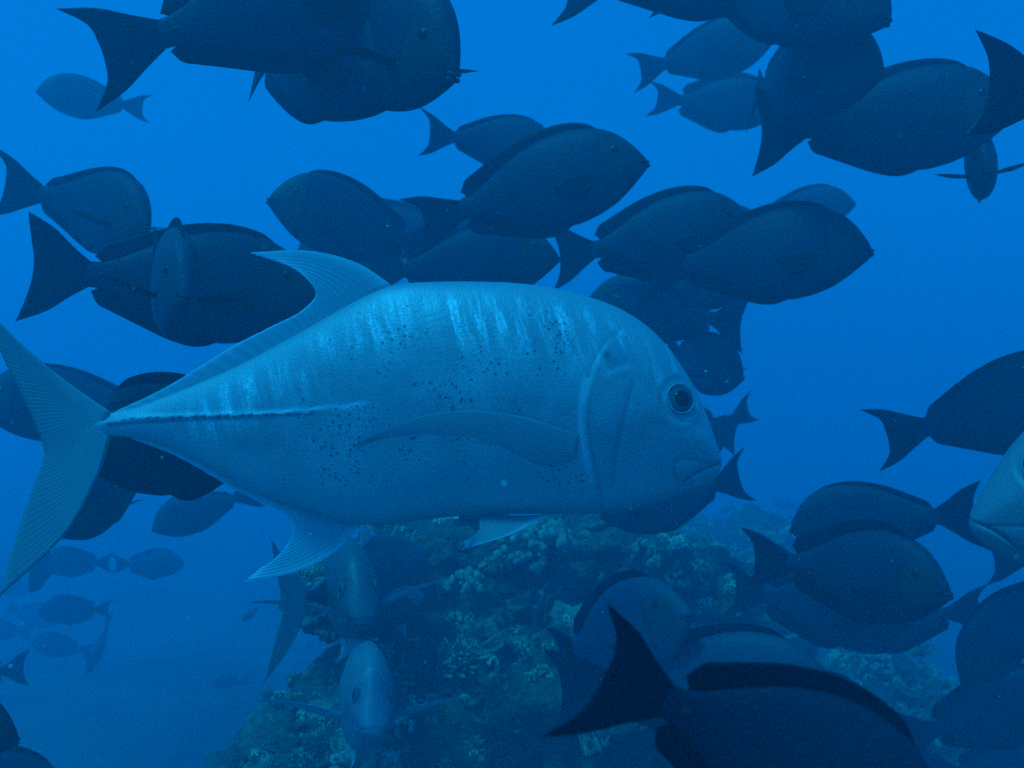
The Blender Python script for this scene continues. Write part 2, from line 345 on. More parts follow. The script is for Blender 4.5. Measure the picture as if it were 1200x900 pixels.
def surgeon_parts(bend, fold, seed, ts=1.0, hook=0.0):
    "mesh data of one surgeonfish, standard length 1, snout at x=+.5, tail base at x=-.5"
    def lat(x):                                           # sideways curve of the spine toward the tail
        return bend * np.clip(.15 - np.asarray(x, float), 0, None)**2
    def bendv(V):
        V = np.array(V, float); V[..., 1] += lat(V[..., 0]); return V
    t = np.concatenate([[0, .006, .015, .027], np.linspace(.04, 1, 62), ])
    M = 40; ph = np.linspace(0, 2*math.pi, M, endpoint=False); rings = []
    for q in t:
        a, bt, w = float(T_TOP(q)), float(T_BOT(q)), float(T_WID(q))
        if q == 0: a, bt = -.012, -.026; w *= .6
        c, h = (a + bt)/2, (a - bt)/2; cs, sn = np.cos(ph), np.sin(ph)
        y = w * np.sign(cs) * np.abs(cs)**.85; z = c + h * sn
        x = np.full(M, .5 - q)
        rings.append(np.stack([x, y, z], 1))
    V, F = loft(t, rings)
    tt = .5 - V[:, 0]; zz = V[:, 2]
    # gill-cover step and mouth groove
    gx = .255 - .35*(zz + .0)**2 - .02; gill = np.exp(-((tt - gx)/.010)**2) * (np.abs(zz + .01) < .13)
    V[:, 1] *= 1 - .07*gill + .03*np.exp(-((tt - gx + .03)/.03)**2)
    mo = np.exp(-((zz + .022)/.007)**2) * (tt < .05); V[:, 1] *= 1 - .35*mo; V[:, 0] -= .006*mo*(tt < .02)
    maskv = np.clip(1.6*np.exp(-(((tt - .14)/.085)**2 + ((zz - .02)/.11)**2)**1.6), 0, 1)
    out = {'body': mesh_from('surgeonfish_body', bendv(V), F, M_SKIN, True, None, {'mask': maskv, 'gill': np.clip(gill + mo, 0, 1)})}
    # dorsal fin
    s = np.linspace(.19, .935, 16); hgt = pchip([.19, .26, .4, .6, .8, .9, .935], [.004, .034, .044, .052, .064, .070, .064])(s) * fold
    base = np.stack([.5 - s, 0*s, T_TOP(s) - .012], 1); swp = np.linspace(.012, .05, 16)
    edge = np.stack([.5 - s - swp, 0*s, T_TOP(s) + hgt], 1); edge[-1] += (.012, 0, -.035); edge[-2] += (-.004, 0, -.004)
    mid = base*.45 + edge*.55; mid[:, 2] += .004
    out['dorsal_fin'] = fin_mesh('surgeonfish_dorsal', [bendv(base), bendv(mid), bendv(edge)], 60, 6, .006, .0012, M_SFIN, .0012, 26, None, .03, seed)
    s = np.linspace(.43, .935, 13); hgt = pchip([.43, .5, .65, .8, .9, .935], [.004, .036, .048, .060, .066, .060])(s) * fold
    base = np.stack([.5 - s, 0*s, T_BOT(s) + .012], 1); swp = np.linspace(.02, .055, 13)
    edge = np.stack([.5 - s - swp, 0*s, T_BOT(s) - hgt], 1); edge[-1] += (.012, 0, .035); edge[-2] += (-.004, 0, .004)
    mid = base*.45 + edge*.55
    out['anal_fin'] = fin_mesh('surgeonfish_anal', [bendv(base), bendv(mid), bendv(edge)], 44, 6, .006, .0012, M_SFIN, .0012, 22, None, .03, seed + 1)
    # lunate tail
    zb = np.array([.050, .03, .012, -.012, -.03, -.050])
    b0 = np.stack([np.full(6, -.485), 0*zb, zb], 1)
    b1 = np.array([(-.570, 0, .104), (-.58, 0, .060), (-.585, 0, .02), (-.585, 0, -.02), (-.58, 0, -.060), (-.570, 0, -.104)])
    b2 = np.array([(-.660, 0, .166), (-.655, 0, .092), (-.65, 0, .03), (-.65, 0, -.03), (-.655, 0, -.092), (-.660, 0, -.166)])
    b3 = np.array([(-.775, 0, .212), (-.725, 0, .120), (-.708, 0, .04), (-.708, 0, -.04), (-.725, 0, -.120), (-.775, 0, -.212)])
    for b_, k_ in ((b1, 1), (b2, 2), (b3, 3)):
        b_[:, 2] *= 1 + (ts - 1)*k_/3; b_[[0, -1], 0] -= hook*k_/3; b_[0, 0] -= hook*.6*k_/3
    out['tail_fin'] = fin_mesh('surgeonfish_tail', [bendv(b) for b in (b0, b1, b2, b3)], 45, 14, .012, .0012, M_STAIL, .0012, 14, None, .02, seed + 2)
    return out

def small_fin(name, length, width, mt, seed=0, thick=.004):
    "pectoral or pelvic fin growing from its own origin along -x"
    b0 = [(0, 0, .10*width*3), (0, 0, 0), (0, 0, -.10*width*3)]
    b1 = [(-.45*length, 0, .62*width), (-.40*length, 0, .05*width), (-.33*length, 0, -.5*width)]
    b2 = [(-1.0*length, 0, .55*width), (-.86*length, 0, -.1*width), (-.62*length, 0, -.62*width)]
    return fin_mesh(name, [b0, b1, b2], 14, 8, thick, .0008, mt, .001, 8, lambda s, t: .03*length*t*t, .04, seed)

PEC = small_fin('surgeonfish_pectoral', .24, .085, M_SPEC, 3)
PEL = small_fin('surgeonfish_pelvic', .15, .045, M_SFIN, 4)
def ball(name, r, mt, flat=1.0, sub=2):
    V, T = ICO[sub]; V = V * r; V = V * np.array([1, flat, 1]); return mesh_from(name, V, T, mt)
EYE = ball('surgeonfish_eye', .026, M_EYEBALL, .6); PUP = ball('surgeonfish_pupil', .0165, M_PUPIL, .6)
def lips():
    V = []; F = []; n = 14; m = 6
    for zc in (-.014, -.034):
        o = len(V)
        for i in range(n):
            a = -math.pi/2 + math.pi * i/(n - 1); cx = .484 + .018*math.cos(a); cy = .022*math.sin(a); rr = .0085
            for j in range(m):
                b = 2*math.pi*j/m; V.append((cx + rr*math.cos(b)*math.cos(a), cy + rr*math.cos(b)*math.sin(a), zc + rr*math.sin(b)))
        for i in range(n - 1):
            for j in range(m):
                k = (j+1) % m; F.append((o + i*m + j, o + i*m + k, o + (i+1)*m + k, o + (i+1)*m + j))
    return mesh_from('surgeonfish_lips', V, F, M_LIP)
LIPS = lips()
SV, ST = ICO[2]; SPINE = mesh_from('surgeonfish_spine', SV*np.array([.030, .006, .009]), ST, M_LIP)
def bend_at(vi, x): return BENDS[vi]*max(0, .15 - x)**2
VSPEC = [[(0.0, 1.0, 1.0, 0.0), (.10, .45, .86, .03), (-.12, .8, 1.08, -.02), (.06, 1.2, .94, .02)], [(.28, .75, .95, .02), (.36, .4, 1.05, 0.0), (.2, 1.1, .82, .03)],
         [(-.28, .85, .92, .0), (-.38, .5, 1.06, .03), (-.2, 1.15, .85, .01)], [(.55, .9, .9, .02)], [(-.55, 1.1, 1.0, .02)]]     # bend, fin spread, tail spread, tail hook
VARIANTS = []; CLASS = []
for cl in VSPEC:
    CLASS.append([])
    for b_, f_, t_, h_ in cl: CLASS[-1].append(len(VARIANTS)); VARIANTS.append(surgeon_parts(b_, f_, 10*len(VARIANTS), t_, h_))
BENDS = [q[0] for cl in VSPEC for q in cl]
PROTO = []
for vi, parts in enumerate(VARIANTS):
    root = bpy.data.objects.new('surgeonfish', None); root.empty_display_size = .1
    kids = [('body', parts['body'], None, None), ('dorsal_fin', parts['dorsal_fin'], None, None), ('anal_fin', parts['anal_fin'], None, None), ('tail_fin', parts['tail_fin'], None, None),
            ('mouth', LIPS, None, None)]
    for sgn in (1, -1):
        kids.append(('tail_spine', SPINE, (-.43, sgn*.022 + bend_at(vi, -.43), .0), None)); kids.append(('pectoral_fin', PEC, (.235, sgn*.086, -.055), sgn)); kids.append(('pelvic_fin', PEL, (.20, sgn*.030, -.188), sgn*2))
        kids.append(('eye', EYE, (.345, sgn*.0665, .075), None))
    PROTO.append(kids)

def frame(snout, tail, yaw, roll, D, flip=False, at=None):
    a = math.atan2(-(snout[1] - tail[1]), snout[0] - tail[0]); ps = math.radians(yaw); r = math.radians(roll)
    at = at or ((snout[0] + tail[0])/2, (snout[1] + tail[1])/2)
    vd = P(min(1200, max(0, at[0])), min(900, max(0, at[1])), 1.0).normalized()       # line of sight to the fish
    e = Vector((math.cos(a), 0, math.sin(a))); e = (e - vd*e.dot(vd)).normalized(); fwd = e*math.cos(ps) - vd*math.sin(ps)
    up = Vector((0, 0, 1)) if abs(fwd.z) < .93 else Vector((-1 if fwd.x > 0 else 1, 0, 0))
    up = (up - fwd*up.dot(fwd)).normalized()
    if flip: up = -up
    left = up.cross(fwd)
    up2 = up*math.cos(r) + left*math.sin(r); left = up2.cross(fwd)
    return Matrix((fwd, left, up2)).transposed()

def add_surgeon(snout, tail, yaw, size, label, var=0, roll=0, spread=12, deep=1.0, group='dark surgeonfish schooling round the trevally', flip=False, D=None, cat='surgeonfish', pale=None, at=None):
    L = math.hypot(snout[0] - tail[0], snout[1] - tail[1]); fixD = D
    if roll == 0: roll = random.uniform(-6, 6)
    deep *= random.uniform(.96, 1.07)
    if D is None: D = FPX * size * math.cos(math.radians(yaw)) / L
    R = frame(snout, tail, yaw, roll, D, flip, at)
    c = P((snout[0] + tail[0])/2, (snout[1] + tail[1])/2, D)
    fw = R.col[0]; pj = lambda q: np.array([600 + q.x/q.y*FPX, 450 - q.z/q.y*FPX])
    inside = lambda p: -20 < p[0] < 1220 and -20 < p[1] < 920
    w = .5 if inside(snout) == inside(tail) else (1.0 if inside(tail) else 0.0)
    for _ in range(6):
        ps, pt = pj(c + fw*size/2), pj(c - fw*size/2)
        e = (1 - w)*(np.array(snout) - ps) + w*(np.array(tail) - pt)
        c = c + Vector((e[0], 0, -e[1]))*(c.y/FPX)
        if fixD is None and yaw < 45:
            k = np.linalg.norm(ps - pt)/max(L, 1); c = c*max(.8, min(1.25, k))
    root = bpy.data.objects.new('surgeonfish', None); COL.objects.link(root); root.empty_display_size = .1
    root.matrix_world = Matrix.Translation(c) @ R.to_4x4() @ Matrix.Diagonal((size, size, size*deep, 1))
    tag(root, label, cat, group)
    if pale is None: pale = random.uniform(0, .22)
    for name, data, loc, sg in PROTO[random.choice(CLASS[var])]:
        o = obj(name, data, root)
        if loc: o.location = loc
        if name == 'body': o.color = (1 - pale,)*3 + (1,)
        if name == 'pectoral_fin':
            o.rotation_euler = (math.radians((-8 if spread < 40 else -66)*sg), math.radians(-10 if spread < 40 else random.uniform(-6, 12)), -sg*math.radians(spread + random.uniform(-3, 3)))
        elif name == 'pelvic_fin':
            q = sg//2; o.rotation_euler = (math.radians(-20*q), math.radians(18 + random.uniform(-6, 6)), -q*math.radians(8))
        elif name == 'eye':
            y = .011 if loc[1] > 0 else -.011; obj('pupil', PUP, o, (0.001, y*.75, 0))
    return root

# (snout px, tail-base px, yaw toward camera, standard length in m, options, label)
FISH = [
 # top left
 ((470,-22),(188,30),-14,.46,dict(var=1,D=1.72),'largest dark surgeonfish at the top left, its tail spread left and back cut off'),
 ((482,86),(286,56),38,.45,dict(var=3,D=1.82),'surgeonfish under the largest top left fish, only its round belly showing'),
 ((512,72),(400,22),56,.47,dict(var=2,spread=75,D=1.78),'blunt headed surgeonfish at the top left, pectoral fin stuck out to the right'),
 ((43,105),(146,124),0,.37,dict(var=0),'small pale blue surgeonfish swimming left below the large top left tail'),
 # left
 ((172,264),(78,234),60,.40,dict(var=2,spread=60,D=2.4),'round backed surgeonfish on the left, up and left of the one seen head on'),
 ((372,348),(103,323),0,.44,dict(var=0),'long dark surgeonfish passing behind the one seen head on, left of the tall dorsal fin'),
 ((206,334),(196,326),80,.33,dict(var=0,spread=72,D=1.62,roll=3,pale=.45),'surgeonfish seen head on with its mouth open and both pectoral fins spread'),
 ((-30,470),(160,478),0,.42,dict(var=1),'surgeonfish behind the upper lobe of the trevally tail, swimming left'),
 ((100,522),(296,508),36,.40,dict(var=2,D=1.72),'very dark surgeonfish swimming left behind the thin tail stem of the trevally'),
 ((72,620),(170,520),45,.40,dict(var=0,spread=50),'dark surgeonfish nosing down just right of the lower trevally tail lobe'),
 ((178,620),(272,583),10,.36,dict(var=1),'pale surgeonfish swimming left just under the dark one behind the tail stem'),
 # centre, behind the trevally
 ((315,231),(480,282),12,.42,dict(var=0),'surgeonfish swimming left just above the tall dorsal fin of the trevally'),
 ((350,290),(520,262),-10,.56,dict(var=0),'faint surgeonfish mostly hidden behind the left swimming one above the dorsal fin'),
 ((652,172),(531,164),0,.33,dict(var=2),'smaller surgeonfish peeking out behind the back of the big central one'),
 ((758,187),(536,243),0,.44,dict(var=1),'big central surgeonfish with a pale face swimming up and right above the trevally'),
 ((655,300),(470,315),0,.44,dict(var=0),'surgeonfish squeezed between the big central one and the back of the trevally'),
 ((885,262),(694,293),0,.42,dict(var=0),'surgeonfish whose head is hidden by the clear faced one right of centre'),
 ((1022,291),(800,305),0,.42,dict(var=1),'dark surgeonfish right of centre with its face clear against open water'),
 ((1002,237),(893,258),8,.38,dict(var=0),'pale surgeonfish with only its round head poking up behind a darker back, right of centre'),
 ((872,338),(775,300),48,.40,dict(var=2,deep=1.1),'dark surgeonfish with its belly sagging below the pair right of centre'),
 ((688,352),(838,374),0,.42,dict(var=0),'surgeonfish swimming left just behind the forehead of the trevally'),
 ((870,440),(790,414),52,.37,dict(var=0,spread=65),'surgeonfish before the trevally brow turning toward the camera, pectoral fin out right'),
 ((720,470),(838,500),0,.40,dict(var=0),'faint surgeonfish hidden behind the trevally face with just its tail showing'),
 ((800,560),(848,492),40,.36,dict(var=1),'dark surgeonfish nosing down behind the mouth of the trevally'),
 ((703,603),(842,571),0,.38,dict(var=2),'dark surgeonfish swimming left below the chin of the trevally, tail at its lips'),
 # top right
 ((950,-50),(710,-26),0,.44,dict(var=0),'surgeonfish cut by the top edge so that only tail tip and belly show'),
 ((1045,20),(818,-44),18,.44,dict(var=1),'dark surgeonfish along the top edge right of centre with its snout in the frame'),
 ((908,42),(776,74),0,.40,dict(var=0),'surgeonfish with a fanned tail below the top edge, its head behind darker fish'),
 ((915,128),(794,115),0,.40,dict(var=1),'paler surgeonfish of the top right bunch, hanging lowest with a forked tail'),
 ((1030,82),(866,92),40,.42,dict(var=3,D=2.2),'surgeonfish wedged in the middle of the top right bunch, snout toward open water'),
 ((1190,128),(942,153),0,.45,dict(var=0),'whole long dark surgeonfish at the upper right with its tail at left'),
 ((1580,112),(1260,119),0,.40,dict(var=2,D=1.44),'surgeonfish leaving the frame at the upper right, only its raised tail in view'),
 ((1162,200),(1130,186),80,.31,dict(var=0,spread=72,D=2.3),'small surgeonfish facing the camera under the upper right one, thin fins spread both sides'),
 # right
 ((1312,448),(1081,501),0,.44,dict(var=0),'dark surgeonfish halfway up the right edge, its head outside the frame'),
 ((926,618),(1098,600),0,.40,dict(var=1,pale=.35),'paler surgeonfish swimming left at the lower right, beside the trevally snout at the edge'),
 ((1098,690),(952,660),38,.40,dict(var=2,D=2.15),'round dark surgeonfish swimming right below the paler left swimming one'),
 ((1070,728),(893,698),12,.44,dict(var=0),'surgeonfish half hidden under the round dark one at lower right, tail raised over the reef'),
 ((962,742),(1112,716),0,.42,dict(var=1),'surgeonfish swimming left over the coral at lower right, only its rear end clear'),
 ((1126,798),(1222,684),28,.38,dict(var=0),'surgeonfish diving head down at the lower right edge'),
 ((1380,640),(1200,652),0,.40,dict(var=2),'surgeonfish beyond the right edge with its dark tail below the cut off trevally head'),
 ((1265,808),(1092,855),0,.42,dict(var=0),'pale surgeonfish behind the diving one at the lower right'),
 ((1280,905),(1120,905),0,.42,dict(var=0),'surgeonfish at the very bottom right corner'),
 # bottom
 ((806,718),(664,762),44,.40,dict(var=1,D=2.15,pale=.8),'pale surgeonfish over the reef with yellowish patch round its eye and black rimmed back'),  # paleness carries the haze and the light on its face
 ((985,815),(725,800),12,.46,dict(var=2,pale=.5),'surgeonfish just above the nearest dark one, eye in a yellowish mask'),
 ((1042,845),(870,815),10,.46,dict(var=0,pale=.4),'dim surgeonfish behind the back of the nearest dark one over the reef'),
 ((1108,978),(775,800),8,.23,dict(var=4,deep=1.02,at=(600,450)),'nearest and darkest surgeonfish at the bottom edge with its big tail raised'),
 # bottom left
 ((22,864),(-215,838),10,.30,dict(var=0),'surgeonfish head poking in from the left edge near the bottom'),
 ((80,945),(-105,895),0,.34,dict(var=0),'dark surgeonfish back at the bottom left corner'),
 ((46,660),(114,659),0,.35,dict(var=0),'distant surgeonfish swimming left under the trevally tail tip, tail touching another tail'),
 ((216,661),(150,662),0,.36,dict(var=1),'distant surgeonfish swimming right, tail to tail with another under the trevally tail'),
 ((36,692),(62,636),42,.36,dict(var=0),'distant surgeonfish hanging head down just under the tip of the trevally tail'),
 ((44,717),(113,714),0,.36,dict(var=0),'distant oval surgeonfish swimming left, uppermost of those low on the left'),
 ((36,752),(94,760),0,.36,dict(var=1),'fainter distant surgeonfish swimming left below the oval one'),
 ((102,789),(128,735),30,.38,dict(var=0,roll=40),'slim distant surgeonfish diving almost straight down on the lower left'),
 ((-110,800),(5,786),0,.34,dict(var=0),'distant surgeonfish tail showing at the left edge, lower left'),
 ((-35,735),(22,742),0,.40,dict(var=2),'faint surgeonfish leaving by the left edge above another tail'),
 ((52,818),(108,808),0,.46,dict(var=1),'barely visible surgeonfish near the seabed on the lower left'),
 ((182,815),(128,818),0,.46,dict(var=0),'barely visible surgeonfish swimming right near the seabed on the lower left'),
 ((72,728),(20,716),0,.42,dict(var=1),'very faint surgeonfish swimming right between paler ones at the left edge'),
 ((8,838),(52,826),0,.42,dict(var=2),'very faint surgeonfish low by the left edge over the hazy seabed'),
 ((150,842),(205,850),0,.55,dict(var=0),'very faint surgeonfish lowest of the hazy ones at the lower left'),
 ((118,762),(160,770),10,.48,dict(var=1),'very faint surgeonfish right of the slim diving one at the lower left'),
 ((36,690),(-12,684),0,.40,dict(var=0),'faint surgeonfish half out of the frame just under the trevally tail tip at the left'),
 ((88,858),(40,866),0,.50,dict(var=1),'very faint surgeonfish swimming right in the haze near the bottom left corner'),
 ((196,775),(240,768),0,.56,dict(var=2),'very faint surgeonfish by itself in the blue haze left of the reef'),
]
for sn, tb, yaw, size, opt, label in FISH:
    add_surgeon(sn, tb, yaw, size, label, **opt)

# ------------------------------------------------------------------ trevally
TD = 1.45; K = TD / FPX; UC, VC = 440.0, 470.0
TOP = pchip([66,100,130,160,200,240,280,320,360,400,430,460,490,540,590,640,680,720,750,775,795,812,825,834,840,843],
            [497,491,484,477,462,446,428,407,385,362,346,335,331,330,331,336,345,359,376,398,424,452,480,505,522,531])
BOT = pchip([66,100,130,160,185,213,240,270,300,340,380,420,450,480,520,560,620,680,720,760,800,825,838,843],
            [507,508,511,513,519,529,544,561,577,591,603,614,615,611,606,603,602,602,599,591,578,567,558,549])
WID = pchip([66,100,130,160,200,280,360,440,520,600,680,740,780,810,828,838,843], [.8,3.5,8,13,17,29,43,55,63,67,67,61,53,43,33,24,14])
def seg_d(u, v, pts):
    best = np.full(np.shape(u), 1e9)
    for (a, b), (c, d) in zip(pts[:-1], pts[1:]):
        L2 = (c-a)**2 + (d-b)**2; t = np.clip(((u-a)*(c-a) + (v-b)*(d-b))/L2, 0, 1)
        best = np.minimum(best, np.hypot(u - a - t*(c-a), v - b - t*(d-b)))
    return best
GILL = spline([(722,392),(705,405),(690,432),(681,465),(680,500),(688,540),(697,575),(700,592)], 24)
PREOP = spline([(735,450),(726,480),(720,510),(714,545),(712,565)], 12)
MOUTH = spline([(846,540),(825,545),(808,553),(795,562)], 10)
MAX_ = spline([(826,541),(806,537),(790,534),(783,541),(785,556),(794,566),(806,562)], 20)
NAPE = spline([(707,438),(718,434),(731,430)], 5)
def relief(u, v):
    "outward displacement of the flank in photo pixels"
    dg = seg_d(u, v, GILL); d = -1.0*np.exp(-(dg/2.4)**2)
    ahead = np.clip((u - np.interp(v, GILL[:, 1], GILL[:, 0]))/16, -1, 2.2)
    d += np.where((ahead > 0) & (v > 390) & (v < 597), 0.9*np.exp(-np.clip(ahead - .25, 0, None)*1.3), 0)
    d += -.9*np.exp(-(seg_d(u, v, PREOP)/3.2)**2)
    d += -2.6*np.exp(-(seg_d(u, v, MOUTH)/2.0)**2) + .8*np.exp(-(seg_d(u, v, MOUTH + np.array([0, 8]))/4.5)**2)
    d += -.9*np.exp(-(seg_d(u, v, MAX_)/1.8)**2)
    d += 1.4*np.exp(-(((u - 797)/15)**2 + ((v - 548)/9)**2))
    re = np.hypot((u - 789), (v - 467)*.93); d += -1.2*np.exp(-((re - 21)/3.0)**2) + .6*np.exp(-((re - 27)/4)**2)
    return d
def flank(u, v):
    a, b, w = TOP(u), BOT(u), WID(u); q = np.clip((v - (a+b)/2)/((b-a)/2), -1, 1)
    return w * np.sqrt(np.clip(1 - q*q, 0, 1))**.9 * (1 - .30*np.clip(-q, 0, 1)**1.4)
def loc3(u, v, y):
    return np.stack([(np.asarray(u, float) - UC)*K, np.asarray(y, float)*K*np.ones_like(np.asarray(u, float)), -(np.asarray(v, float) - VC)*K], -1)

def trevally_body():
    u = np.concatenate([np.linspace(113, 660, 122, endpoint=False), np.linspace(660, 836, 110, endpoint=False), 843 - 7*np.linspace(1, 0, 12)**1.8])
    M = 200; ph = np.linspace(0, 2*math.pi, M, endpoint=False); rings = []; UU = []; VV = []
    for q in u:
        a, b, w = float(TOP(q)), float(BOT(q)), float(WID(q)); cs, sn = np.cos(ph), np.sin(ph)
        v = (a+b)/2 - (b-a)/2*sn; y = w*np.sign(cs)*np.abs(cs)**.9*(1 - .30*np.clip(sn, 0, 1)**1.4)
        d = relief(np.full(M, q), v)*np.clip(np.abs(cs)*2.5, 0, 1)
        y = y + np.sign(cs)*np.where(np.abs(y) > 5, d, 0)
        # raised keel along the rear lateral line
        lv = 488 + (q - 220)*(-.035) + max(0, 160 - q)*.16
        y = y + np.sign(cs)*1.6*np.exp(-((v - lv)/4.0)**2)*np.clip((400 - q)/120, 0, 1)*np.clip((q - 105)/45, 0, 1)
        rings.append(loc3(np.full(M, q), v, y)); UU.append(np.full(M, q)); VV.append(v)
    V, F = loft(u, rings); U = np.concatenate(UU); Vv = np.concatenate(VV)
    dep = Vv - TOP(U); full = BOT(U) - TOP(U)
    streak = np.clip((dep - 10)/18, 0, 1)*np.clip((95 - dep)/45, 0, 1)*np.clip((U - 185)/60, 0, 1)*np.clip((790 - U)/40, 0, 1)
    spots = np.clip((U - 300)/60, 0, 1)*np.clip((705 - U)/25, 0, 1)*np.clip((dep - 12)/20, 0, 1)*np.clip((595 - Vv)/40, 0, 1)
    spots *= 1 - .75*np.exp(-((Vv - 462)/22)**2)*(U > 560)
    back = np.clip((70 - dep)/60, 0, 1); belly = np.clip((Vv - (TOP(U) + full*.62))/(full*.28), 0, 1)
    ln = seg_d(U, Vv, spline([(255,486),(300,484),(350,480),(400,476),(438,472)], 20))
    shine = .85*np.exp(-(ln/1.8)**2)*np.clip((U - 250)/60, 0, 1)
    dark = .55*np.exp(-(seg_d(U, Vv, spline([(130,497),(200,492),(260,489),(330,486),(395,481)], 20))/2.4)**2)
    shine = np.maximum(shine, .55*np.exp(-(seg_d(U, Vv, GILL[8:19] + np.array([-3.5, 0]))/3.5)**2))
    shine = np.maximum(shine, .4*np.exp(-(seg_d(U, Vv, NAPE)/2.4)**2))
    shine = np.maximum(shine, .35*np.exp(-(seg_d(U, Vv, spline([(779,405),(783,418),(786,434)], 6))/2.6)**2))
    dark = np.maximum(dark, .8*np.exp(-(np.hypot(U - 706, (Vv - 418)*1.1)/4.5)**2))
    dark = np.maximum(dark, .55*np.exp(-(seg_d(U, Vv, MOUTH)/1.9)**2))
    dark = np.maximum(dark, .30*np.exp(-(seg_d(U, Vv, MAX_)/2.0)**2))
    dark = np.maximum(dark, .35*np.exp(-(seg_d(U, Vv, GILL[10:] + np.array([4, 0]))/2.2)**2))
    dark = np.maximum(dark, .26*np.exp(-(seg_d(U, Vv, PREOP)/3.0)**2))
    return mesh_from('trevally_body', V, F, M_TSKIN, True, None, dict(streak=streak, spots=spots, back=back, belly=belly, shine=shine, dark=dark))

def prow(pts, y=0.0): return loc3([p[0] for p in pts], [p[1] for p in pts], [y]*len(pts) if np.isscalar(y) else y)
def rows4(base, edge, bow):
    "four rows from base to edge; each ray bowed forward/up by its own amount (pixels)"
    base = np.array(base, float); edge = np.array(edge, float); bow = np.array(bow, float); R = []
    for f in (0, .33, .67, 1):
        R.append(base*(1-f) + edge*f + bow*(4*f*(1-f)))
    return [prow(r) for r in R]

